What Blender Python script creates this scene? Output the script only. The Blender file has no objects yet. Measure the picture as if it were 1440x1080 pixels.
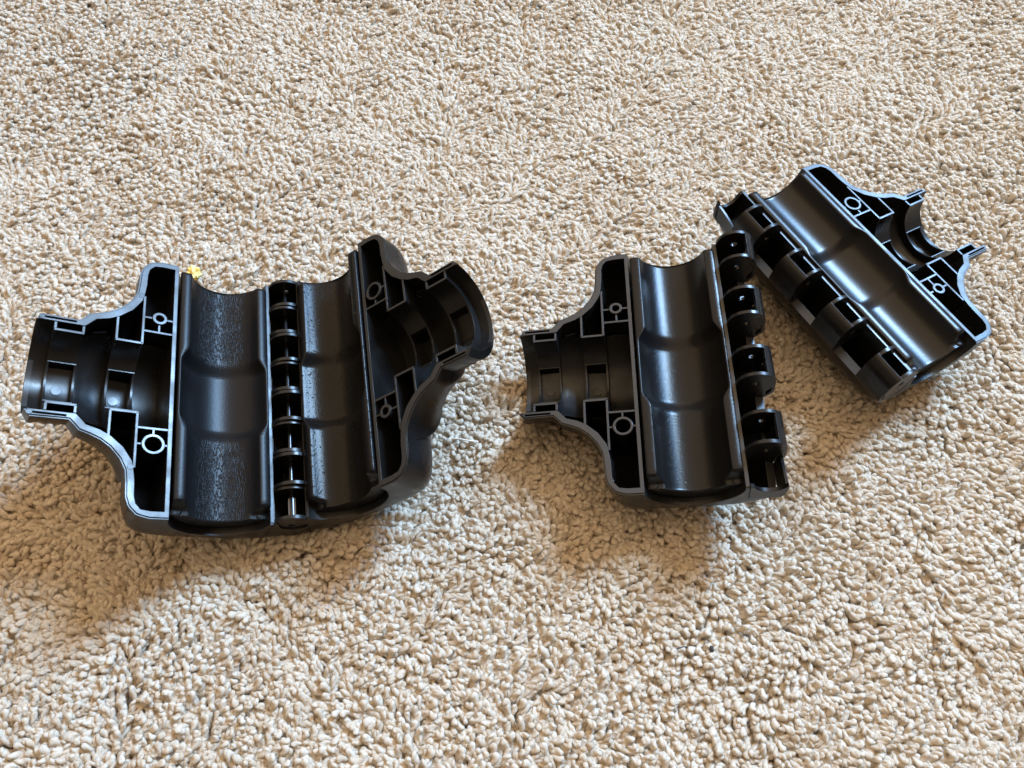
import bpy, bmesh, math, random
import numpy as np
from mathutils import Vector, Matrix, noise

SC = bpy.context.scene
COL = SC.collection
MM = 0.001
rnd = random.Random(7)

# ------------------------------------------------------------------ camera
cam_d = bpy.data.cameras.new('camera')
cam_d.sensor_width = 36.0
cam_d.lens = 36.0 * 1090.0 / 1440.0
cam_d.clip_start = 0.01
cam_d.clip_end = 50.0
cam = bpy.data.objects.new('camera', cam_d)
COL.objects.link(cam)
cam.location = (0, 0, 0.300)
cam.rotation_euler = (math.radians(90 - 61.94), 0, 0)
SC.camera = cam

# ------------------------------------------------------------------ world and lamps (indoors, by a window)
wd = bpy.data.worlds.new('World')
SC.world = wd
wd.use_nodes = True
bg = wd.node_tree.nodes['Background']
bg.inputs['Color'].default_value = (1.0, 0.76, 0.52, 1)
bg.inputs['Strength'].default_value = 0.32


def area_lamp(name, target, direction, dist, sx, sy, power, color):
    ld = bpy.data.lights.new(name, 'AREA')
    ld.shape = 'RECTANGLE'
    ld.size, ld.size_y = sx, sy
    ld.energy = power
    ld.color = color
    o = bpy.data.objects.new(name, ld)
    COL.objects.link(o)
    d = Vector(direction).normalized()
    o.location = Vector(target) + d * dist
    o.rotation_euler = d.to_track_quat('Z', 'Y').to_euler()
    return o


area_lamp('window_light', (0.03, 0.17, 0.03), (0.54, 0.56, 0.69), 2.5, 0.44, 0.80, 142.0, (0.365, 0.51, 0.63))
area_lamp('window_sky_light', (0.03, 0.17, 0.03), (0.56, 0.58, 0.62), 2.55, 0.80, 0.85, 86.0, (0.19, 0.48, 1.0))
area_lamp('ceiling_light', (0.03, 0.17, 0.0), (-0.11, 0.36, 0.92), 2.1, 3.3, 3.3, 56.0, (1.0, 0.72, 0.44))

SC.view_settings.view_transform = 'Standard'
SC.view_settings.look = 'None'
SC.view_settings.gamma = 1.0
SC.view_settings.exposure = 0.0
SC.render.engine = 'CYCLES'
SC.cycles.use_denoising = True
SC.cycles.max_bounces = 6
SC.cycles.use_adaptive_sampling = True
SC.cycles.adaptive_threshold = 0.03
SC.cycles.diffuse_bounces = 4
SC.cycles.glossy_bounces = 4
SC.cycles.caustics_reflective = False
SC.cycles.caustics_refractive = False


# ------------------------------------------------------------------ materials
def new_mat(name):
    m = bpy.data.materials.new(name)
    m.use_nodes = True
    nt = m.node_tree
    return m, nt, nt.nodes['Principled BSDF']


def N(nt, kind, **kw):
    n = nt.nodes.new(kind)
    for k, v in kw.items():
        setattr(n, k, v)
    return n


def plastic(name, base=0.012, rough=0.36, grain=0.25, gscale=2500, wear=0.08, edge=0.00028, spec=0.5):
    m, nt, bs = new_mat(name)
    L = nt.links
    tc = N(nt, 'ShaderNodeTexCoord')
    n1 = N(nt, 'ShaderNodeTexNoise')
    n1.inputs['Scale'].default_value = gscale
    n1.inputs['Detail'].default_value = 2
    n2 = N(nt, 'ShaderNodeTexNoise')
    n2.inputs['Scale'].default_value = 90
    n2.inputs['Detail'].default_value = 5
    L.new(tc.outputs['Object'], n1.inputs['Vector'])
    L.new(tc.outputs['Object'], n2.inputs['Vector'])
    bev = N(nt, 'ShaderNodeBevel', samples=3)
    bev.inputs['Radius'].default_value = edge
    bp = N(nt, 'ShaderNodeBump')
    bp.inputs['Strength'].default_value = grain
    bp.inputs['Distance'].default_value = 0.00006
    L.new(n1.outputs['Fac'], bp.inputs['Height'])
    L.new(bev.outputs['Normal'], bp.inputs['Normal'])
    L.new(bp.outputs['Normal'], bs.inputs['Normal'])
    mr = N(nt, 'ShaderNodeMapRange')
    mr.inputs['From Min'].default_value = 0.3
    mr.inputs['From Max'].default_value = 0.7
    mr.inputs['To Min'].default_value = rough - wear
    mr.inputs['To Max'].default_value = rough + wear
    L.new(n2.outputs['Fac'], mr.inputs['Value'])
    L.new(mr.outputs['Result'], bs.inputs['Roughness'])
    bs.inputs['Base Color'].default_value = (base, base, base * 1.05, 1)
    bs.inputs['Specular IOR Level'].default_value = spec
    return m


def painted_face_sheen(m):
    """paints reflected light on the flat mating faces as a lighter, greyer base colour"""
    nt = m.node_tree
    L = nt.links
    bs = nt.nodes['Principled BSDF']
    tc = N(nt, 'ShaderNodeTexCoord')
    s1 = N(nt, 'ShaderNodeSeparateXYZ')
    s2 = N(nt, 'ShaderNodeSeparateXYZ')
    L.new(tc.outputs['Object'], s1.inputs[0])
    L.new(tc.outputs['Normal'], s2.inputs[0])
    a = N(nt, 'ShaderNodeMath', operation='GREATER_THAN')
    a.inputs[1].default_value = -0.0006
    L.new(s1.outputs['Z'], a.inputs[0])
    b = N(nt, 'ShaderNodeMath', operation='GREATER_THAN')
    b.inputs[1].default_value = 0.95
    L.new(s2.outputs['Z'], b.inputs[0])
    c = N(nt, 'ShaderNodeMath', operation='MULTIPLY')
    L.new(a.outputs[0], c.inputs[0])
    L.new(b.outputs[0], c.inputs[1])
    # the flat ledges beside the hinge get the same painted-in reflection
    ax = N(nt, 'ShaderNodeMath', operation='ABSOLUTE')
    L.new(s1.outputs['X'], ax.inputs[0])
    d1 = N(nt, 'ShaderNodeMath', operation='GREATER_THAN')
    d1.inputs[1].default_value = 0.0451
    L.new(ax.outputs[0], d1.inputs[0])
    d2 = N(nt, 'ShaderNodeMath', operation='GREATER_THAN')
    d2.inputs[1].default_value = 0.85
    L.new(s2.outputs['Z'], d2.inputs[0])
    d3 = N(nt, 'ShaderNodeMath', operation='LESS_THAN')
    d3.inputs[1].default_value = -0.009
    L.new(s1.outputs['Z'], d3.inputs[0])
    d4 = N(nt, 'ShaderNodeMath', operation='MULTIPLY')
    L.new(d1.outputs[0], d4.inputs[0])
    L.new(d2.outputs[0], d4.inputs[1])
    d5 = N(nt, 'ShaderNodeMath', operation='MULTIPLY')
    L.new(d4.outputs[0], d5.inputs[0])
    L.new(d3.outputs[0], d5.inputs[1])
    c0 = c
    c = N(nt, 'ShaderNodeMath', operation='MAXIMUM')
    L.new(c0.outputs[0], c.inputs[0])
    L.new(d5.outputs[0], c.inputs[1])
    mx = N(nt, 'ShaderNodeMix', data_type='RGBA')
    mx.inputs['A'].default_value = bs.inputs['Base Color'].default_value
    mx.inputs['B'].default_value = (0.034, 0.034, 0.034, 1)  # lighter base colour stands in for light reflected by these faces
    L.new(c.outputs[0], mx.inputs['Factor'])
    L.new(mx.outputs['Result'], bs.inputs['Base Color'])


def liner_mat(name, rough, mode, spec=0.4):
    m, nt, bs = new_mat(name)
    L = nt.links
    tc = N(nt, 'ShaderNodeTexCoord')
    bs.inputs['Base Color'].default_value = (0.006, 0.006, 0.0065, 1)
    bs.inputs['Roughness'].default_value = rough
    bs.inputs['Specular IOR Level'].default_value = spec
    fine = N(nt, 'ShaderNodeTexNoise')
    fine.inputs['Scale'].default_value = 1500
    fine.inputs['Detail'].default_value = 3
    L.new(tc.outputs['Object'], fine.inputs['Vector'])
    b1 = N(nt, 'ShaderNodeBump')
    b1.inputs['Strength'].default_value = 0.55 if mode != 'smooth' else 0.35
    b1.inputs['Distance'].default_value = 0.00009
    L.new(fine.outputs['Fac'], b1.inputs['Height'])
    out = b1
    if mode == 'wrinkle':
        # fine leathery creases that run along the channel, absent in the middle bulge
        mp = N(nt, 'ShaderNodeMapping')
        mp.inputs['Scale'].default_value = (1.0, 0.28, 1.0)
        mp.inputs['Rotation'].default_value = (0, 0, 0.22)
        L.new(tc.outputs['Object'], mp.inputs['Vector'])
        ns = N(nt, 'ShaderNodeTexNoise')
        ns.inputs['Scale'].default_value = 1050
        ns.inputs['Detail'].default_value = 3
        ns.inputs['Distortion'].default_value = 0.9
        L.new(mp.outputs['Vector'], ns.inputs['Vector'])
        ab = N(nt, 'ShaderNodeMath', operation='SUBTRACT')
        ab.inputs[1].default_value = 0.5
        L.new(ns.outputs['Fac'], ab.inputs[0])
        a2 = N(nt, 'ShaderNodeMath', operation='ABSOLUTE')
        L.new(ab.outputs[0], a2.inputs[0])
        mr = N(nt, 'ShaderNodeMapRange')
        mr.inputs['From Max'].default_value = 0.07
        L.new(a2.outputs[0], mr.inputs['Value'])
        sx = N(nt, 'ShaderNodeSeparateXYZ')
        L.new(tc.outputs['Object'], sx.inputs[0])
        sh = N(nt, 'ShaderNodeMath', operation='ADD')
        sh.inputs[1].default_value = 0.002
        L.new(sx.outputs['Y'], sh.inputs[0])
        av = N(nt, 'ShaderNodeMath', operation='ABSOLUTE')
        L.new(sh.outputs[0], av.inputs[0])
        mk = N(nt, 'ShaderNodeMapRange', interpolation_type='SMOOTHSTEP')
        mk.inputs['From Min'].default_value = 0.009
        mk.inputs['From Max'].default_value = 0.024
        L.new(av.outputs[0], mk.inputs['Value'])
        # only on the channel floor, not on the lips
        mz = N(nt, 'ShaderNodeMapRange', interpolation_type='SMOOTHSTEP')
        mz.inputs['From Min'].default_value = -0.001
        mz.inputs['From Max'].default_value = -0.0055
        L.new(sx.outputs['Z'], mz.inputs['Value'])
        mm = N(nt, 'ShaderNodeMath', operation='MULTIPLY')
        L.new(mk.outputs['Result'], mm.inputs[0])
        L.new(mz.outputs['Result'], mm.inputs[1])
        ms = N(nt, 'ShaderNodeMath', operation='MULTIPLY')
        ms.inputs[1].default_value = 0.5
        L.new(mm.outputs[0], ms.inputs[0])
        b2 = N(nt, 'ShaderNodeBump')
        b2.inputs['Distance'].default_value = 0.00022
        L.new(ms.outputs[0], b2.inputs['Strength'])
        L.new(mr.outputs['Result'], b2.inputs['Height'])
        L.new(b1.outputs['Normal'], b2.inputs['Normal'])
        out = b2
    elif mode in ('speckle', 'fine'):
        vo = N(nt, 'ShaderNodeTexNoise')
        vo.inputs['Scale'].default_value = 700 if mode == 'speckle' else 1500
        vo.inputs['Detail'].default_value = 2
        L.new(tc.outputs['Object'], vo.inputs['Vector'])
        mr = N(nt, 'ShaderNodeMapRange')
        mr.inputs['From Min'].default_value = 0.62
        mr.inputs['From Max'].default_value = 0.72
        L.new(vo.outputs['Fac'], mr.inputs['Value'])
        b2 = N(nt, 'ShaderNodeBump')
        b2.inputs['Strength'].default_value = 0.6 if mode == 'speckle' else 0.3
        b2.inputs['Distance'].default_value = 0.00015 if mode == 'speckle' else 0.00008
        L.new(mr.outputs['Result'], b2.inputs['Height'])
        L.new(b1.outputs['Normal'], b2.inputs['Normal'])
        out = b2
    L.new(out.outputs['Normal'], bs.inputs['Normal'])
    return m


M_PLASTIC = plastic('black_plastic', 0.006, 0.34, 0.30, wear=0.13, spec=0.36)
painted_face_sheen(M_PLASTIC)
M_INNER = plastic('black_plastic_gloss', 0.010, 0.30, 0.12, wear=0.08, spec=0.3)
M_KNUCKLE = plastic('black_plastic_hinge', 0.008, 0.31, 0.15, wear=0.08, spec=0.28)
M_LINER = [liner_mat('liner_wrinkled', 0.36, 'wrinkle', 0.17), liner_mat('liner_glossy', 0.26, 'fine', 0.20),
           liner_mat('liner_pitted', 0.25, 'speckle', 0.15), liner_mat('liner_satin', 0.29, 'smooth', 0.28)]


def simple_mat(name, col, rough, metal=0.0):
    m, nt, bs = new_mat(name)
    bs.inputs['Base Color'].default_value = (*col, 1)
    bs.inputs['Roughness'].default_value = rough
    bs.inputs['Metallic'].default_value = metal
    return m


M_STEEL = simple_mat('pin_steel', (0.10, 0.105, 0.115), 0.34, 1.0)


# ------------------------------------------------------------------ the carpet
def carpet_mat():
    m, nt, bs = new_mat('carpet_yarn')
    L = nt.links
    oi = N(nt, 'ShaderNodeObjectInfo')
    ge = N(nt, 'ShaderNodeNewGeometry')
    ns = N(nt, 'ShaderNodeTexNoise')
    ns.inputs['Scale'].default_value = 28
    ns.inputs['Detail'].default_value = 3
    L.new(ge.outputs['Position'], ns.inputs['Vector'])
    add = N(nt, 'ShaderNodeMath', operation='MULTIPLY_ADD')
    add.inputs[1].default_value = 0.55
    L.new(oi.outputs['Random'], add.inputs[0])
    sc = N(nt, 'ShaderNodeMath', operation='MULTIPLY')
    sc.inputs[1].default_value = 0.5
    L.new(ns.outputs['Fac'], sc.inputs[0])
    L.new(sc.outputs[0], add.inputs[2])
    cr = N(nt, 'ShaderNodeValToRGB')
    e = cr.color_ramp.elements
    e[0].position = 0.05
    e[0].color = (0.62, 0.49, 0.35, 1)
    e[1].position = 0.95
    e[1].color = (0.80, 0.725, 0.62, 1)
    k = e.new(0.45)
    k.color = (0.76, 0.66, 0.53, 1)
    L.new(add.outputs[0], cr.inputs['Fac'])
    L.new(cr.outputs['Color'], bs.inputs['Base Color'])
    bs.inputs['Roughness'].default_value = 0.75
    bs.inputs['Specular IOR Level'].default_value = 0.03
    bs.inputs['Sheen Weight'].default_value = 0.1
    bs.inputs['Sheen Roughness'].default_value = 0.4
    # fibre relief that follows the yarn
    uv = N(nt, 'ShaderNodeUVMap', uv_map='UVMap')
    mp = N(nt, 'ShaderNodeMapping')
    mp.inputs['Scale'].default_value = (16, 2.5, 1)
    L.new(uv.outputs['UV'], mp.inputs['Vector'])
    fb = N(nt, 'ShaderNodeTexNoise')
    fb.inputs['Scale'].default_value = 1.6
    fb.inputs['Detail'].default_value = 3
    L.new(mp.outputs['Vector'], fb.inputs['Vector'])
    bp = N(nt, 'ShaderNodeBump')
    bp.inputs['Strength'].default_value = 0.6
    bp.inputs['Distance'].default_value = 0.00012
    L.new(fb.outputs['Fac'], bp.inputs['Height'])
    L.new(bp.outputs['Normal'], bs.inputs['Normal'])
    # fibres let some light through
    tr = N(nt, 'ShaderNodeBsdfTranslucent')
    L.new(cr.outputs['Color'], tr.inputs['Color'])
    mx = N(nt, 'ShaderNodeMixShader')
    mx.inputs[0].default_value = 0.33
    L.new(bs.outputs[0], mx.inputs[1])
    L.new(tr.outputs[0], mx.inputs[2])
    L.new(mx.outputs[0], nt.nodes['Material Output'].inputs['Surface'])
    return m


M_YARN = carpet_mat()


def backing_mat():
    m, nt, bs = new_mat('carpet_backing')
    L = nt.links
    tc = N(nt, 'ShaderNodeTexCoord')
    vo = N(nt, 'ShaderNodeTexVoronoi')
    vo.inputs['Scale'].default_value = 380
    L.new(tc.outputs['Object'], vo.inputs['Vector'])
    cr = N(nt, 'ShaderNodeValToRGB')
    cr.color_ramp.elements[0].color = (0.60, 0.49, 0.36, 1)
    cr.color_ramp.elements[1].color = (0.36, 0.26, 0.16, 1)
    L.new(vo.outputs['Distance'], cr.inputs['Fac'])
    L.new(cr.outputs['Color'], bs.inputs['Base Color'])
    bs.inputs['Roughness'].default_value = 0.9
    bp = N(nt, 'ShaderNodeBump', invert=True)
    bp.inputs['Distance'].default_value = 0.003
    L.new(vo.outputs['Distance'], bp.inputs['Height'])
    L.new(bp.outputs['Normal'], bs.inputs['Normal'])
    return m


def link(name, me, mat, parent=None):
    o = bpy.data.objects.new(name, me)
    if mat is not None and not me.materials:
        me.materials.append(mat)
    COL.objects.link(o)
    if parent is not None:
        o.parent = parent
    return o


bm = bmesh.new()
q = [bm.verts.new(p) for p in ((-2.5, -2.0, -0.0065), (2.5, -2.0, -0.0065), (2.5, 3.0, -0.0065), (-2.5, 3.0, -0.0065))]
bm.faces.new(q)
me = bpy.data.meshes.new('floor')
bm.to_mesh(me)
bm.free()
fl = link('floor', me, backing_mat())
fl['kind'] = 'structure'


def tuft_mesh(name, seed):
    r = random.Random(seed)
    nr, ns = 18, 14
    Lg = r.uniform(6.9, 8.6) * MM
    a0, a1 = math.radians(r.uniform(5, 25)), math.radians(r.uniform(56, 106))
    side = r.uniform(-0.8, 0.8)
    r0 = r.uniform(0.98, 1.22) * MM
    twist = r.uniform(5, 8) * r.choice((1, 1, 1, -1))
    lob = r.uniform(0.12, 0.24)
    streak = [r.uniform(-.07, .06) for _ in range(ns)]
    pos = Vector((0, 0, -0.0068))
    vs, uvs, fs = [], [], []
    frames = []
    for i in range(nr):
        s = i / (nr - 1)
        al = a0 + (a1 - a0) * (s ** 0.9)
        psi = side * s * s
        t = Vector((math.sin(al) * math.cos(psi), math.sin(al) * math.sin(psi), math.cos(al)))
        if i:
            pos = pos + t * (Lg / (nr - 1))
        nx = Vector((math.cos(al) * math.cos(psi), math.cos(al) * math.sin(psi), -math.sin(al)))
        ny = t.cross(nx)
        tip = (1 - max(0, (s - 0.82) / 0.18) ** 2.6) ** 0.5 if s < 1 else 0.25
        rr = r0 * (0.75 + 0.33 * s) * max(tip, 0.25) * r.uniform(0.96, 1.04)
        frames.append((pos.copy(), t, nx, ny, rr))
        for j in range(ns):
            ph = 2 * math.pi * j / ns + twist * s          # the mesh itself follows the twist
            k = rr * (1 + lob * math.cos(2 * (2 * math.pi * j / ns)) + streak[j] + r.uniform(-.045, .045))
            push = t * (r.uniform(-.2, .3) * MM if s > 0.93 else 0)
            vs.append(pos + nx * (k * math.cos(ph)) + ny * (k * math.sin(ph)) + push)
            uvs.append((j / ns + seed * 1.37, s + seed))
    for i in range(nr - 1):
        for j in range(ns):
            a, b = i * ns + j, i * ns + (j + 1) % ns
            fs.append((a, b, b + ns, a + ns))
    fs.append(tuple((nr - 1) * ns + j for j in range(ns)))
    # a few loose fibres standing off the yarn
    for h in range(22):
        p0, t, nx, ny, rr = frames[r.randrange(7, nr - 1)]
        ph = r.uniform(0, 6.28)
        d = nx * math.cos(ph) + ny * math.sin(ph)
        d2 = (t * r.uniform(-.4, 1.2) + d * r.uniform(.5, 1.2)).normalized()
        w = t.cross(d).normalized() * 0.045 * MM
        L_ = r.uniform(0.6, 2.0) * MM
        q0 = p0 + d * rr * 0.85
        q1 = q0 + d2 * L_ * 0.55
        q2 = q1 + (d2 + Vector((r.uniform(-.8, .8), r.uniform(-.8, .8), r.uniform(-.8, .3)))).normalized() * L_ * 0.45
        n0 = len(vs)
        dz = d * 0.045 * MM
        for c in (q0, q1, q2):
            vs += [c - w, c + w, c + dz]
            uvs += [(0.5 + seed, 0.5)] * 3
        for i in (0, 3):
            for j in range(3):
                fs.append((n0 + i + j, n0 + i + (j + 1) % 3, n0 + i + 3 + (j + 1) % 3, n0 + i + 3 + j))
    me = bpy.data.meshes.new(name)
    me.from_pydata(vs, [], fs)
    ul = me.uv_layers.new(name='UVMap')
    for p in me.polygons:
        p.use_smooth = True
        for li in p.loop_indices:
            ul.data[li].uv = uvs[me.loops[li].vertex_index]
    me.materials.append(M_YARN)
    return me


NV = 14
tcol = bpy.data.collections.new('yarn_variants')
for i in range(NV):
    o = bpy.data.objects.new('yarn_%02d' % i, tuft_mesh('yarn', 100 + i))
    tcol.objects.link(o)

SP = 0.00150
nrng = np.random.default_rng(11)
gx, gy = np.meshgrid(np.arange(-0.46, 0.48, SP), np.arange(-0.15, 0.61, SP))
gx = gx.ravel() + nrng.uniform(-.5, .5, gx.size) * SP * 1.0
gy = gy.ravel() + nrng.uniform(-.5, .5, gy.size) * SP * 1.0


def vnoise(x, y, sc, seed):
    """smooth value noise on numpy arrays"""
    rg = np.random.default_rng(seed)
    tab = rg.uniform(-1, 1, (256, 256))
    X, Y = x * sc + 80.3, y * sc + 80.7
    xi, yi = np.floor(X).astype(int), np.floor(Y).astype(int)
    fx, fy = X - xi, Y - yi
    fx, fy = fx * fx * (3 - 2 * fx), fy * fy * (3 - 2 * fy)
    g = lambda a, b: tab[a % 256, b % 256]
    return (g(xi, yi) * (1 - fx) + g(xi + 1, yi) * fx) * (1 - fy) + (g(xi, yi + 1) * (1 - fx) + g(xi + 1, yi + 1) * fx) * fy


npt = gx.size
zz = 0.0012 * vnoise(gx, gy, 14, 6) + 0.0007 * vnoise(gx, gy, 45, 1) + 0.0005 * vnoise(gx, gy, 120, 2) + nrng.normal(0, 0.0003, npt) + 0.0010
az = 2.8 * vnoise(gx, gy, 9, 3) + 2.8 * vnoise(gx, gy, 55, 4) + nrng.normal(0, 0.7, npt)
lean = nrng.normal(0, 0.16, npt) + 0.30 * vnoise(gx, gy, 9, 5)
scl = np.clip(nrng.normal(1.0, 0.11, npt), 0.7, 1.35)
var = nrng.integers(0, NV, npt)
pm = bpy.data.meshes.new('carpet_pile')
pm.vertices.add(npt)
pm.vertices.foreach_set('co', np.stack([gx, gy, zz], 1).astype(np.float32).ravel())
a = pm.attributes.new('rot', 'FLOAT_VECTOR', 'POINT')
a.data.foreach_set('vector', np.stack([nrng.normal(0, .15, npt), lean, az], 1).astype(np.float32).ravel())
a = pm.attributes.new('scl', 'FLOAT', 'POINT')
a.data.foreach_set('value', scl.astype(np.float32))
a = pm.attributes.new('var', 'INT', 'POINT')
a.data.foreach_set('value', var.astype(np.int32))
pile = link('carpet_pile', pm, M_YARN)
pile['kind'] = 'stuff'
pile['label'] = 'cream and tan twisted yarn pile of the carpet under everything'
pile['category'] = 'carpet'

ng = bpy.data.node_groups.new('pile_nodes', 'GeometryNodeTree')
ng.interface.new_socket('Geometry', in_out='INPUT', socket_type='NodeSocketGeometry')
ng.interface.new_socket('Geometry', in_out='OUTPUT', socket_type='NodeSocketGeometry')
gi = ng.nodes.new('NodeGroupInput')
go = ng.nodes.new('NodeGroupOutput')
ci = ng.nodes.new('GeometryNodeCollectionInfo')
ci.inputs['Collection'].default_value = tcol
ci.inputs['Separate Children'].default_value = True
ci.inputs['Reset Children'].default_value = True
iop = ng.nodes.new('GeometryNodeInstanceOnPoints')
iop.inputs['Pick Instance'].default_value = True


def nattr(name, dt):
    n = ng.nodes.new('GeometryNodeInputNamedAttribute')
    n.data_type = dt
    n.inputs['Name'].default_value = name
    return n.outputs['Attribute']


er = ng.nodes.new('FunctionNodeEulerToRotation')
ng.links.new(nattr('rot', 'FLOAT_VECTOR'), er.inputs[0])
ng.links.new(gi.outputs[0], iop.inputs['Points'])
ng.links.new(ci.outputs[0], iop.inputs['Instance'])
ng.links.new(nattr('var', 'INT'), iop.inputs['Instance Index'])
ng.links.new(er.outputs[0], iop.inputs['Rotation'])
ng.links.new(nattr('scl', 'FLOAT'), iop.inputs['Scale'])
ng.links.new(iop.outputs[0], go.inputs[0])
md = pile.modifiers.new('pile', 'NODES')
md.node_group = ng

# ------------------------------------------------------------------ the clamp halves (local frame in mm: u towards the
# socket, v along the pipe channel, z out of the open mating face)
OUT = [(-49.45, 50.5), (-48.6, 53.2), (-46.5, 55.1), (0, 55.1), (6.2, 55.1), (10.2, 54.0), (13.0, 51.0), (14.05, 47.5), (14.3, 42.0), (14.8, 37.5),
       (16.6, 33.6), (19.8, 29.6), (23.2, 27.0), (26.5, 25.5), (30.1, 24.2), (31.6, 22.4), (33.3, 20.6), (45.0, 20.8), (47.2, 17.8)]
INN = [(1.2, 52.5), (6.0, 52.5), (9.0, 52.0), (10.7, 50.0), (11.3, 47.5), (11.45, 42.0), (11.95, 38.0), (12.7, 34.2), (15.8, 29.2),
       (20.0, 25.4), (23.5, 23.4), (28.0, 22.0), (31.4, 18.2), (52.0, 18.2)]


def lin(tab, u):
    return float(np.interp(u, [p[0] for p in tab], [p[1] for p in tab]))


def sup(x, p):
    x = min(abs(x), 1.0)
    return (1 - x ** p) ** (1 / p)


def hull_h(u, v, ins=False):
    """depth of the shell below the mating plane; ins: its inner surface"""
    if ins:
        ua, ub, wb, D, tab, off = -60.0, 11.6, 52.5, 26.0, INN, 2.4
    else:
        ua, ub, wb, D, tab, off = -49.45, 14.35, 55.1, 29.0, OUT, 0.0
    c, hw = (ua + ub) / 2, (ub - ua) / 2
    body = 0.0
    if ua < u < ub and abs(v) < wb:
        w = lin(tab, u) if u < ub - 0.4 else wb
        w = max(w, 42.0)
        body = D * sup((u - c) / hw, 3.0) * sup(v / w, 6.0)
    neck = 0.0
    if u > 2:
        w = lin(tab, u) if u > 14.4 - (2.4 if ins else 0) else 37.5
        dn = float(np.interp(u, [2, 12, 22, 31, 33.5, 60], [28.5, 27.5, 25, 23.5, 20.7, 20.7])) - off
        dn = min(dn, w) if u > 30 else dn
        k = float(np.interp(u, [10, 33], [2.6, 2.0]))
        if abs(v) < w:
            neck = dn * sup(v / w, k)
            if not ins:                                   # raised thread rings round the socket
                for uc, am, wd_ in ((36.6, 1.1, 0.6), (39.6, 1.1, 0.6), (44.2, 1.0, 1.3)):
                    neck += am * math.exp(-((u - uc) / wd_) ** 2) * smooth01((neck - 3) / 5)
    h = max(body, neck)
    if ins and u < 31.4:                                  # round funnel behind the socket
        rf = float(np.interp(u, [1.2, 12, 24, 31.4], [22.5, 21.5, 20.3, 18.2]))
        if abs(v) < rf - 0.2:
            h = min(h, math.sqrt(rf * rf - v * v) + 0.3)
    return h


def columns(tab, us, ins, side_samples=23):
    """grid of points on the curved underside"""
    rows = []
    for u in us:
        w = lin(tab, u)
        row = []
        for j in range(2 * side_samples + 1):
            s = math.sin((j / side_samples - 1) * math.pi / 2)
            v = w * s
            row.append((u, v, -hull_h(u, v * 0.99999, ins) if abs(s) < 1 else 0.0))
        rows.append(row)
    return rows


def cos_space(a, b, n):
    return [a + (b - a) * (0.5 - 0.5 * math.cos(math.pi * i / (n - 1))) for i in range(n)]


def scale_bm(bm, sx):
    for v in bm.verts:
        v.co = Vector((v.co.x * sx, v.co.y, v.co.z)) * MM
    bmesh.ops.recalc_face_normals(bm, faces=bm.faces)


def offset_loop(pts, d):
    n = len(pts)
    out = []
    area = sum(pts[i][0] * pts[(i + 1) % n][1] - pts[(i + 1) % n][0] * pts[i][1] for i in range(n))
    sg = 1 if area > 0 else -1
    for i in range(n):
        p, c, q_ = Vector(pts[i - 1]), Vector(pts[i]), Vector(pts[(i + 1) % n])
        t1, t2 = (c - p).normalized(), (q_ - c).normalized()
        t = (t1 + t2)
        t = t.normalized() if t.length > 1e-6 else t1
        nrm = Vector((-t.y, t.x)) * sg
        cosv = max(0.5, nrm.dot(Vector((-t1.y, t1.x)) * sg))
        out.append(c + nrm * (d / cosv))
    return out


def hull_solid():
    us = cos_space(-49.4, 14.05, 40)
    us = [u for u in us if u < 13.9] + [14.0, 14.15, 14.3, 14.55, 14.8, 15.6, 16.6, 18, 19.8, 21.5, 23.2, 25, 26.5, 28.4, 30.1, 30.8, 31.6, 32.4, 33.3, 34.5]
    us += [35.4 + 0.45 * i for i in range(17)] + [44.0, 45.0, 45.8, 46.5, 47.2]
    us = sorted(set(round(u, 3) for u in us))
    rows = columns(OUT, us, False)
    bm = bmesh.new()
    ZR = -0.45
    vr = []
    for row in rows:
        vr.append([bm.verts.new((x, y, min(z, ZR))) for x, y, z in row])
    n = len(vr[0])
    for i in range(len(vr) - 1):
        for j in range(n - 1):
            bm.faces.new((vr[i][j], vr[i + 1][j], vr[i + 1][j + 1], vr[i][j + 1]))
    loop = [r[0] for r in vr] + [r[-1] for r in reversed(vr)]
    pts = [(v.co.x, v.co.y) for v in loop]
    l1 = [bm.verts.new((p.x, p.y, ZR)) for p in offset_loop(pts, 0.5)]
    l2 = [bm.verts.new((p.x, p.y, 0)) for p in offset_loop(pts, 0.58)]
    m = len(loop)
    for A, B in ((loop, l1), (l1, l2)):
        for i in range(m):
            bm.faces.new((A[i], A[(i + 1) % m], B[(i + 1) % m], B[i]))
    bm.faces.new(l2)
    # flat ends of the column grid (socket mouth and hinge side)
    bm.faces.new(vr[-1])
    bm.faces.new(list(reversed(vr[0])))
    return bm


def cavity_solid():
    us = [1.2, 2.5, 4, 6, 7.5, 9, 10, 10.7, 11.1, 11.3, 11.45, 11.7, 11.95, 12.3, 12.7, 14, 15.8, 18, 20, 21.8, 23.5, 26, 28, 29.8, 31.4, 33, 40, 52]
    rows = columns(INN, us, True, 20)
    bm = bmesh.new()
    vr = [[bm.verts.new((x, y, min(z, -0.8))) for x, y, z in row] for row in rows]
    n = len(vr[0])
    for i in range(len(vr) - 1):
        for j in range(n - 1):
            bm.faces.new((vr[i][j], vr[i + 1][j], vr[i + 1][j + 1], vr[i][j + 1]))
    loop = [r[0] for r in vr] + [r[-1] for r in reversed(vr)]
    top = [bm.verts.new((v.co.x, v.co.y, 6)) for v in loop]
    m = len(loop)
    for i in range(m):
        bm.faces.new((loop[i], loop[(i + 1) % m], top[(i + 1) % m], top[i]))
    bm.faces.new(top)
    bm.faces.new(vr[-1])
    bm.faces.new(list(reversed(vr[0])))
    return bm


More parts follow.
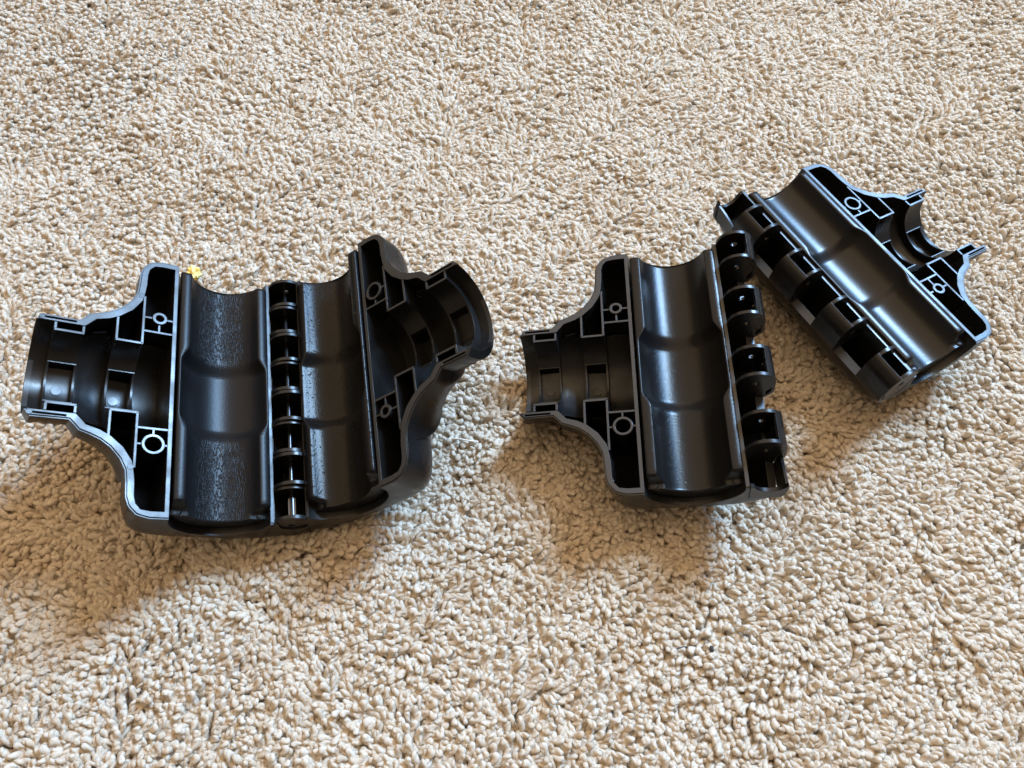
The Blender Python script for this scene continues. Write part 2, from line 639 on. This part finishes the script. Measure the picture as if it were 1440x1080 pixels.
def prism_v(poly, v0, v1):
    """polygon in (u, z) swept along v"""
    bm = bmesh.new()
    a = [bm.verts.new((u, v0, z)) for u, z in poly]
    b = [bm.verts.new((u, v1, z)) for u, z in poly]
    n = len(poly)
    for i in range(n):
        bm.faces.new((a[i], a[(i + 1) % n], b[(i + 1) % n], b[i]))
    bm.faces.new(a)
    bm.faces.new(list(reversed(b)))
    return bm


def box_bm(u0, u1, v0, v1, z0, z1):
    return prism_v([(u0, z0), (u1, z0), (u1, z1), (u0, z1)], v0, v1)


TR_C, TR_R = -18.2, 17.95
STEP = 110.2 / 8


def interval(i):
    return 55.1 - STEP * (i + 1), 55.1 - STEP * i


def tmp_obj(bm, sx):
    scale_bm(bm, sx)
    me = bpy.data.meshes.new('tmp')
    bm.to_mesh(me)
    bm.free()
    o = bpy.data.objects.new('tmp', me)
    COL.objects.link(o)
    return o


def body_mesh(kind, sx):
    base = tmp_obj(hull_solid(), sx)
    cut = [cavity_solid()]
    arc = [(TR_C + TR_R * math.cos(a), 0.83 * TR_R * math.sin(a)) for a in [math.pi + math.pi * i / 36 for i in range(37)]]
    cut.append(prism_v(arc + [(TR_C + TR_R, 9), (TR_C - TR_R, 9)], -70, 70))
    cut.append(prism_v([(-60, -16.6), (-45.2, -10.4), (-37.55, -10.4), (-37.55, 12), (-60, 12)], -70, 70))
    cut.append(prism_v([(-45.3, -14.0), (-37.57, -22.5), (-37.57, 13), (-45.3, 13)], -53.6, 53.6))
    for s in (-1, 1):
        a, b = sorted((s * 18.95, s * 19.75))
        cut.append(box_bm(34.2, 44.6, a, b, -6, 5))
    objs = [base]
    for c in cut:
        o = tmp_obj(c, sx)
        objs.append(o)
        md = base.modifiers.new('cut', 'BOOLEAN')
        md.operation = 'DIFFERENCE'
        md.solver = 'EXACT'
        md.object = o
    dg = bpy.context.evaluated_depsgraph_get()
    me = bpy.data.meshes.new_from_object(base.evaluated_get(dg))
    me.name = 'shell_body'
    for o in objs:
        d = o.data
        bpy.data.objects.remove(o)
        bpy.data.meshes.remove(d)
    finish(me, 32)
    return me


def finish(me, ang=35):
    for p in me.polygons:
        p.use_smooth = True
    me.set_sharp_from_angle(angle=math.radians(ang))
    me.materials.clear()


def to_mesh(bm, name, sx, ang=35):
    scale_bm(bm, sx)
    me = bpy.data.meshes.new(name)
    bm.to_mesh(me)
    bm.free()
    finish(me, ang)
    return me


def rib_strip(pts, top, th, n=10, bot=None):
    """upright plate along the line pts[0]-pts[1]; top(u,v) its upper edge; its foot sinks into the shell wall"""
    bm = bmesh.new()
    A, B = Vector(pts[0]), Vector(pts[1])
    t = (B - A).normalized()
    nr = Vector((-t.y, t.x)) * th / 2
    prev = None
    for i in range(n + 1):
        p = A + (B - A) * (i / n)
        zt = top(p.x, p.y)
        zb = -hull_h(p.x, p.y, True) - 0.9 if bot is None else bot
        zb = min(zb, zt - 0.3)
        q4 = [bm.verts.new((p.x + s * nr.x, p.y + s * nr.y, z)) for s, z in ((1, zt), (-1, zt), (-1, zb), (1, zb))]
        if prev:
            for k in range(4):
                bm.faces.new((prev[k], prev[(k + 1) % 4], q4[(k + 1) % 4], q4[k]))
        else:
            bm.faces.new(q4)
        prev = q4
    bm.faces.new(list(reversed(prev)))
    return bm


RC = 14.4
ZT = -0.14


def arc_top(u, v):
    return ZT if abs(v) >= RC else ZT - math.sqrt(RC * RC - v * v)


def flat_top(z):
    return lambda u, v: z


def collar_wall(u0, u1, side):
    """curved inner wall of the socket from the mating plane down to the floor window"""
    bm = bmesh.new()
    n = 10
    a1 = math.acos(8.3 / RC)
    prev = None
    for i in range(n + 1):
        a = a1 * i / n
        q4 = []
        for u, r in ((u0, RC), (u1, RC), (u1, RC + 0.9), (u0, RC + 0.9)):
            q4.append(bm.verts.new((u, side * r * math.cos(a), ZT - r * math.sin(a))))
        if prev:
            for k in range(4):
                bm.faces.new((prev[k], prev[(k + 1) % 4], q4[(k + 1) % 4], q4[k]))
        else:
            bm.faces.new(q4)
        prev = q4
    bm.faces.new(list(reversed(prev)))
    return bm


def tube_bm(cu, cv, ro, ri, z0, z1, seg=28):
    bm = bmesh.new()
    loops = []
    for r, z in ((ro, z0), (ro, z1 - 0.15), (ro - 0.15, z1), (ri + 0.12, z1), (ri, z1 - 0.12), (ri, z0)):
        loops.append([bm.verts.new((cu + r * math.cos(2 * math.pi * k / seg), cv + r * math.sin(2 * math.pi * k / seg), z)) for k in range(seg)])
    for a, b in zip(loops, loops[1:] + loops[:1]):
        for k in range(seg):
            bm.faces.new((a[k], a[(k + 1) % seg], b[(k + 1) % seg], b[k]))
    return bm


def disc_bm(cu, cv, r, z0, z1, seg=20):
    bm = bmesh.new()
    a = [bm.verts.new((cu + r * math.cos(2 * math.pi * k / seg), cv + r * math.sin(2 * math.pi * k / seg), z0)) for k in range(seg)]
    b = [bm.verts.new((cu + r * math.cos(2 * math.pi * k / seg), cv + r * math.sin(2 * math.pi * k / seg), z1)) for k in range(seg)]
    for k in range(seg):
        bm.faces.new((a[k], a[(k + 1) % seg], b[(k + 1) % seg], b[k]))
    bm.faces.new(b)
    bm.faces.new(list(reversed(a)))
    return bm


HU, HR = -45.0, 7.45


def smooth01(x):
    x = min(max(x, 0.0), 1.0)
    return x * x * (3 - 2 * x)


def liner_bm():
    """moulded half-pipe liner: lips, channel and a wider bulge in the middle"""
    C, RO = -18.65, 17.4
    vs = sorted(set([52, 51.8, 51.4, 50.8, 50, 48, 44, 38, 32, 26, 20, 17, 16] + [15.5 - 0.5 * i for i in range(14)] + [8, 6, 2, -2, -6, -9, -11, -12] +
                    [-12.5 - 0.5 * i for i in range(16)] + [-20.5, -24, -30, -36, -42, -46, -47.5, -48.3, -48.9, -49.4, -49.9, -50.5, -51.2, -51.7, -52.0]), reverse=True)
    na = 30
    bm = bmesh.new()
    prev = None
    for v in vs:
        b = smooth01((16.6 - v) / 7.0) * smooth01((v + 20.0) / 7.0)
        ri = 13.3 + 2.9 * b
        e = max(0.0, (abs(v) - 51.0)) / 1.0
        ri += 0.8 * (1 - math.sqrt(max(0, 1 - e * e)))
        zl = 1.3
        zl -= 1.2 * (1 - math.sqrt(max(0, 1 - max(0.0, (v - 50.8) / 1.2) ** 2)))
        zl -= 4.5 * smooth01((-48.0 - v) / 2.2)
        sag = 10.0 + 1.8 * b - 0.6 * (1 - math.sqrt(max(0, 1 - e * e)))
        RA = (ri * ri + sag * sag) / (2 * sag)
        al = math.asin(min(1.0, ri / RA))
        loop = []
        rr = 0.40
        for i in range(na + 1):                      # channel
            a = -al + 2 * al * i / na
            loop.append((C + RA * math.sin(a), min(1.0 - sag + RA * (1 - math.cos(a)), zl - rr - 0.05)))
        loop.append((C + ri + 0.03, zl - rr))
        loop.append((C + ri + 0.18, zl - 0.15))
        loop.append((C + ri + rr, zl))
        loop.append((C + RO - 0.4, zl))
        loop.append((C + RO, zl - 0.4))
        for i in range(na + 1):
            a = 2 * math.pi - math.pi * i / na
            loop.append((C + RO * math.cos(a), min(0.80 * RO * math.sin(a), zl - 0.6)))
        loop.append((C - RO, zl - 0.4))
        loop.append((C - RO + 0.4, zl))
        loop.append((C - ri - rr, zl))
        loop.append((C - ri - 0.18, zl - 0.15))
        loop.append((C - ri - 0.03, zl - rr))
        cur = [bm.verts.new((u, v, z)) for u, z in loop]
        n = len(cur)
        if prev:
            for k in range(n):
                bm.faces.new((prev[k], prev[(k + 1) % n], cur[(k + 1) % n], cur[k]))
        else:
            bm.faces.new(cur)
        prev = cur
    bm.faces.new(list(reversed(prev)))
    return bm


def knuckle_bm(v0, v1):
    """hollow hinge barrel: curved outer wall, two round end walls with a pin hole, open on top"""
    bm = bmesh.new()
    T = 1.25
    va, vb = v0 + 0.18, v1 - 0.18
    # outer wall
    prof_o, prof_i = [], []
    for i in range(15):
        a = math.radians(56 - 64 * i / 14)
        prof_o.append((HU - HR * math.cos(a), HR * math.sin(a)))
        prof_i.append((HU - (HR - T) * math.cos(a), (HR - T) * math.sin(a)))
    prof_o += [(-52.4, -4.0), (-52.35, -7.2), (-51.9, -8.3), (-50.9, -9.6), (-49.4, -11.2), (-47.6, -12.2)]
    prof_i += [(-51.15, -4.0), (-51.1, -6.8), (-50.8, -7.6), (-50.0, -8.7), (-48.7, -10.0), (-47.0, -11.0)]
    poly = prof_o + prof_i[::-1]
    w = prism_v(poly, va, vb)
    tm = bpy.data.meshes.new('t')
    w.to_mesh(tm)
    w.free()
    bm.from_mesh(tm)
    bpy.data.meshes.remove(tm)
    seg = 32
    for c0, c1 in ((va, va + 1.4), (vb - 1.4, vb)):
        loops = []
        c0 += 0.012
        c1 -= 0.012
        for r_in, c in ((0, c0), (0, c1), (1, c1), (1, c0)):
            lp = []
            for k in range(seg):
                a = 2 * math.pi * k / seg
                ca, sa = math.cos(a), math.sin(a)
                if r_in:
                    u, z = 1.35 * ca, 1.35 * sa
                else:
                    if sa >= 0:
                        u, z = (HR - 0.02) * ca, (HR - 0.02) * sa
                    else:
                        lim = HR - 0.1 if ca > 0 else (HR - 0.1) * (1 - 0.45 * min(1, abs(sa / max(abs(ca), 1e-6)) / 1.6))
                        s = min(lim / max(abs(ca), 1e-6), 11.4 / max(abs(sa), 1e-6))
                        u, z = s * ca, s * sa
                lp.append(bm.verts.new((HU + u, c, z)))
            loops.append(lp)
        for A, B in zip(loops, loops[1:] + loops[:1]):
            for k in range(seg):
                bm.faces.new((A[k], A[(k + 1) % seg], B[(k + 1) % seg], B[k]))
    return bm


def end_cup_bm(end):
    """low half-round cup that closes the last, receiving bay of the hinge"""
    s = 1 if end > 0 else -1
    va, vb, vc = s * 55.05, s * 53.5, s * (55.1 - STEP + 0.2)
    poly = [(HU + 7.2, 0.6)]
    for i in range(17):                                # hollow for the neighbour's barrel
        a = math.radians(-12 - 156 * i / 16)
        poly.append((HU + 6.0 * math.cos(a), 6.0 * math.sin(a) + 1.0))
    poly += [(HU - 5.9, -0.9), (HU - 6.3, -2.2), (HU - 5.4, -9.0), (HU - 4.2, -11.6), (HU + 7.2, -11.6)]
    bm = prism_v(poly, min(va, vb), max(va, vb))
    rows = []
    for i in range(8):                                 # outer wall of the bay, top edge falling away from the end
        f = i / 7
        zt = -2.2 - 2.6 * f ** 1.6
        v = vb + (vc - vb) * f
        rows.append([bm.verts.new((u, v, z)) for u, z in ((HU - 6.2, zt), (HU - 5.1, zt), (HU - 3.4, -11.6), (HU - 4.3, -11.6))])
    for r0, r1 in zip(rows, rows[1:]):
        for k in range(4):
            bm.faces.new((r0[k], r0[(k + 1) % 4], r1[(k + 1) % 4], r1[k]))
    bm.faces.new(rows[0])
    bm.faces.new(list(reversed(rows[-1])))
    return bm


def make_kit(kind, sx):
    """all meshes of one half, keyed by plain part name"""
    kit = []
    add = lambda name, bm, mat, ang=35: kit.append((name, to_mesh(bm, name, sx, ang), mat))
    kit.append(('shell_body', body_mesh(kind, sx), M_PLASTIC))
    kit.append(('liner', to_mesh(liner_bm(), 'liner', sx, 50), 'LINER'))
    TH = 0.85
    for u, w in ((20.75, 25.2), (11.85, 36.6)):
        add('rib', rib_strip([(u, -w), (u, w)], arc_top, TH, 60), M_PLASTIC)
    for u in (31.75, 40.75):
        add('rib', rib_strip([(u, -17.9), (u, 17.9)], arc_top, TH, 50), M_PLASTIC)
    for u0, u1 in ((11.85, 20.75), (31.75, 40.75)):
        for s in (-1, 1):
            add('collar_wall', collar_wall(u0 - 0.3, u1 + 0.3, s), M_PLASTIC)
            add('rib', rib_strip([(u0 - 0.2, s * 8.35), (u1 + 0.2, s * 8.35)], flat_top(-11.9), TH, 4), M_PLASTIC)
    zb = -23.0
    for s in (-1, 1):
        big = (s < 0) if kind == 'A' else (s > 0)
        ro, ri = (4.0, 2.85) if big else (2.75, 1.5)
        cv = s * 27.1
        add('rib', rib_strip([(0.9, s * 20.75), (12.0, s * 20.75)], flat_top(ZT + 0.01), TH, 6), M_PLASTIC)
        add('rib', rib_strip([(0.9, cv), (6.1 - ro + 0.25, cv)], flat_top(ZT - 0.1), 0.75, 3), M_PLASTIC)
        add('rib', rib_strip([(6.1 + ro - 0.25, cv), (12.0, cv)], flat_top(ZT - 0.1), 0.75, 3), M_PLASTIC)
        add('rib', rib_strip([(6.1, s * 20.9), (6.1, s * (27.1 - ro + 0.25))], flat_top(ZT - 0.1), 0.75, 3), M_PLASTIC)
        add('screw_boss', tube_bm(6.1, cv, ro, ri, zb, 0.35), M_PLASTIC)
    kn = (0, 2, 4, 6) if kind == 'A' else (1, 3, 5, 7)
    for i in kn:
        add('hinge_knuckle', knuckle_bm(*interval(i)), M_KNUCKLE)
    add('hinge_end_wall', end_cup_bm(-1 if kind == 'A' else 1), M_KNUCKLE)
    for cu, cv, zt in ((36.6, -0.4, -17.9), (17.0, -0.4, -20.9)):
        add('ejector_mark', disc_bm(cu, cv, 1.9, zt - 2.0, zt), M_INNER)
    return kit


KIT = {'A': make_kit('A', -1.0), 'B': make_kit('B', 1.0)}
MARKS = [(13.05, 36.5, 1.05), (13.05, -36.5, 1.05), (45.3, 19.3, 1.0), (45.3, -19.3, 1.0)]

POSE = {
    'L1': ([[0.81036, -0.16605, 0.56191], [0.13571, 0.98612, 0.09569], [-0.57, -0.00129, 0.82164]], [-128.47, 139.37, 40.63]),
    'R1': ([[0.98067, 0.01117, -0.19534], [-0.00994, 0.99992, 0.00728], [0.19541, -0.00519, 0.98071]], [48.96, 152.95, 30.43]),
    'L2': ([[0.81782, -0.16271, -0.552], [0.1304, 0.98664, -0.09764], [0.56051, 0.00787, 0.82811]], [-56.0, 151.71, 39.41]),
    'R2': ([[0.86201, -0.49638, 0.10266], [0.49233, 0.8681, 0.06339], [-0.12058, -0.00411, 0.99269]], [163.11, 211.8, 28.15]),
}


def pose_matrix(k):
    R, t = POSE[k]
    m = Matrix(R).to_quaternion().to_matrix().to_4x4()
    m.translation = Vector(t) * MM
    return m


def put(name, me, mat, parent):
    o = bpy.data.objects.new(name, me)
    COL.objects.link(o)
    if not me.materials:
        me.materials.append(None)
    o.material_slots[0].link = 'OBJECT'
    o.material_slots[0].material = mat
    o.parent = parent
    return o


def place_half(kind, liner, root_parent, body_is_root, mat_local=None, marks=False):
    """body_is_root: the shell body itself is the part that carries the sub-parts"""
    kit = KIT[kind]
    root = root_parent
    body = None
    for name, me, mat in kit:
        m = M_LINER[liner] if mat == 'LINER' else mat
        if name == 'shell_body':
            body = put('half_shell' if body_is_root else 'shell_body', me, m, root_parent)
            if body_is_root:
                body.matrix_local = mat_local
                root = body
            continue
        put(name, me, m, root)
    if marks:
        sx = -1.0 if kind == 'A' else 1.0
        for u, v, r in MARKS:
            put('ejector_mark', to_mesh(disc_bm(u, v, r, -0.3, 0.07), 'ejector_mark', sx), M_INNER, root)
    return root


def empty(name, matrix, label, cat, group=None):
    e = bpy.data.objects.new(name, None)
    e.empty_display_size = 0.02
    COL.objects.link(e)
    e.matrix_world = matrix
    e['label'] = label
    e['category'] = cat
    if group:
        e['group'] = group
    return e


# the hinged pair on the left
axis = Vector((-92.4, 145.66, 14.86)) * MM
h0 = Matrix.Translation((axis.x, axis.y, 0))
clamp = empty('hinged_clamp', h0, 'black plastic clamp of two hinged halves, lying open like a book', 'clamp')
place_half('A', 0, clamp, True, h0.inverted() @ pose_matrix('L1'), marks=True)
place_half('B', 2, clamp, True, h0.inverted() @ pose_matrix('L2'))


def pin_mesh():
    bm = bmesh.new()
    seg = 16
    prev = None
    for v, r, kn in ((-54.6, 0.9, 0), (-54.5, 1.3, .18), (-44.5, 1.3, .18), (-44.2, 0.9, 0), (54.4, 0.9, 0), (54.7, 0.7, 0)):
        cur = []
        for k in range(seg * 2):
            rr = r * (1 + (kn if k % 4 < 2 else -kn))
            a = math.pi * k / seg
            cur.append(bm.verts.new((rr * math.cos(a), v, rr * math.sin(a))))
        n = len(cur)
        if prev:
            for k in range(n):
                bm.faces.new((prev[k], prev[(k + 1) % n], cur[(k + 1) % n], cur[k]))
        else:
            bm.faces.new(cur)
        prev = cur
    bm.faces.new(list(reversed(prev)))
    return to_mesh(bm, 'hinge_pin', 1.0, 40)


pin = put('hinge_pin', pin_mesh(), M_STEEL, clamp)
pm4 = pose_matrix('L1').to_3x3().to_4x4()
pm4.translation = axis
pin.matrix_local = h0.inverted() @ pm4

# the two loose halves on the right
c1 = empty('clamp_half', pose_matrix('R1'), 'loose black clamp half between the open clamp and the diagonal half', 'clamp half',
           'loose clamp halves on the carpet')
place_half('A', 1, c1, False)
c2 = empty('clamp_half', pose_matrix('R2'), 'loose black clamp half turned diagonally, farthest right, its socket pointing away', 'clamp half',
           'loose clamp halves on the carpet')
place_half('B', 3, c2, False)


# ------------------------------------------------------------------ bits on the carpet
def floor_pt(px, py, z=0.0):
    """where the ray through a photo pixel meets height z (used once to place crumbs and lint)"""
    d = Vector(((px - 720) / 1090, -(py - 540) / 1090, -1))
    d = Matrix.Rotation(math.radians(90 - 61.94), 3, 'X') @ d
    k = (z - 0.300) / d.z
    return Vector((0, 0, 0.300)) + d * k


def lump(name, seed, size, squash=(1, 1, 0.7), mat=None, sub=3, amp=0.35, freq=2.2):
    bm = bmesh.new()
    bmesh.ops.create_icosphere(bm, subdivisions=sub, radius=1.0)
    off = Vector((seed * 3.1, seed * 1.7, seed * 0.9))
    for v in bm.verts:
        n = noise.noise(v.co * freq + off) + 0.5 * noise.noise(v.co * freq * 2.3 + off)
        v.co = v.co * (1 + amp * n)
        v.co = Vector((v.co.x * squash[0], v.co.y * squash[1], v.co.z * squash[2])) * size
    me = bpy.data.meshes.new(name)
    bm.to_mesh(me)
    bm.free()
    for p in me.polygons:
        p.use_smooth = True
    return link(name, me, mat)


def crumb_mat():
    m, nt, bs = new_mat('crumb')
    L = nt.links
    tc = N(nt, 'ShaderNodeTexCoord')
    ns = N(nt, 'ShaderNodeTexNoise')
    ns.inputs['Scale'].default_value = 420
    L.new(tc.outputs['Object'], ns.inputs['Vector'])
    cr = N(nt, 'ShaderNodeValToRGB')
    cr.color_ramp.elements[0].position = 0.36
    cr.color_ramp.elements[0].color = (0.62, 0.36, 0.03, 1)
    cr.color_ramp.elements[1].position = 0.56
    cr.color_ramp.elements[1].color = (0.92, 0.78, 0.27, 1)
    L.new(ns.outputs['Fac'], cr.inputs['Fac'])
    L.new(cr.outputs['Color'], bs.inputs['Base Color'])
    bs.inputs['Roughness'].default_value = 0.6
    return m


cr = lump('crumb', 4, 0.0030, (1.0, 1.15, 0.7), crumb_mat(), 4, 0.55, 2.0)
cr.location = floor_pt(271, 385, 0.003)
cr['label'] = 'small yellow crumb behind the left clamp, by its channel end'
cr['category'] = 'crumb'

M_LINT = simple_mat('lint_dark', (0.03, 0.026, 0.03), 0.8)
M_HAIR = simple_mat('fibre_pale', (0.78, 0.72, 0.62), 0.6)


def strand(name, pix, rad, mat, z=0.0012):
    cu = bpy.data.curves.new(name, 'CURVE')
    cu.dimensions = '3D'
    cu.bevel_depth = rad
    cu.bevel_resolution = 2
    sp = cu.splines.new('NURBS')
    pts = [floor_pt(x, y, z + dz) for x, y, dz in pix]
    c = sum(pts, Vector()) / len(pts)
    sp.points.add(len(pts) - 1)
    for p, q_ in zip(sp.points, pts):
        p.co = (*(q_ - c), 1)
    sp.use_endpoint_u = True
    sp.order_u = 3
    tmp = bpy.data.objects.new('tmp', cu)
    COL.objects.link(tmp)
    dg = bpy.context.evaluated_depsgraph_get()
    me = bpy.data.meshes.new_from_object(tmp.evaluated_get(dg))
    bpy.data.objects.remove(tmp)
    for p in me.polygons:
        p.use_smooth = True
    me.materials.clear()
    o = link(name, me, mat)
    o.location = c
    return o


o = lump('lint_speck', 9, 0.0009, (0.8, 1.3, 0.7), M_LINT, 3, 0.5)
o.location = floor_pt(1001, 913, 0.0012)
o['label'] = 'tiny black lint speck on the carpet below the middle clamp half'
o['category'] = 'lint'
o = strand('lint_thread', [(949, 913, 0), (955, 912, .0006), (961, 909, .0004), (967, 911, -.0004), (973, 913, -.001)], 0.00022, M_LINT)
o['label'] = 'short dark thread on the carpet left of the black lint speck'
o['category'] = 'thread'
o = strand('stray_fibre', [(222, 868, 0), (230, 877, .0006), (238, 886, .0008), (244, 893, .0002)], 0.0001, M_HAIR, 0.002)
o['label'] = 'fine pale fibre lying on carpet below the left clamp'
o['category'] = 'fibre'
o = strand('loose_yarn', [(634, 617, -.001), (645, 617, .0004), (660, 620, .0005), (672, 621, -.001)], 0.0004, M_HAIR, 0.0022)
o['label'] = 'loose pale strand of yarn on carpet beside the left clamp'
o['category'] = 'yarn'
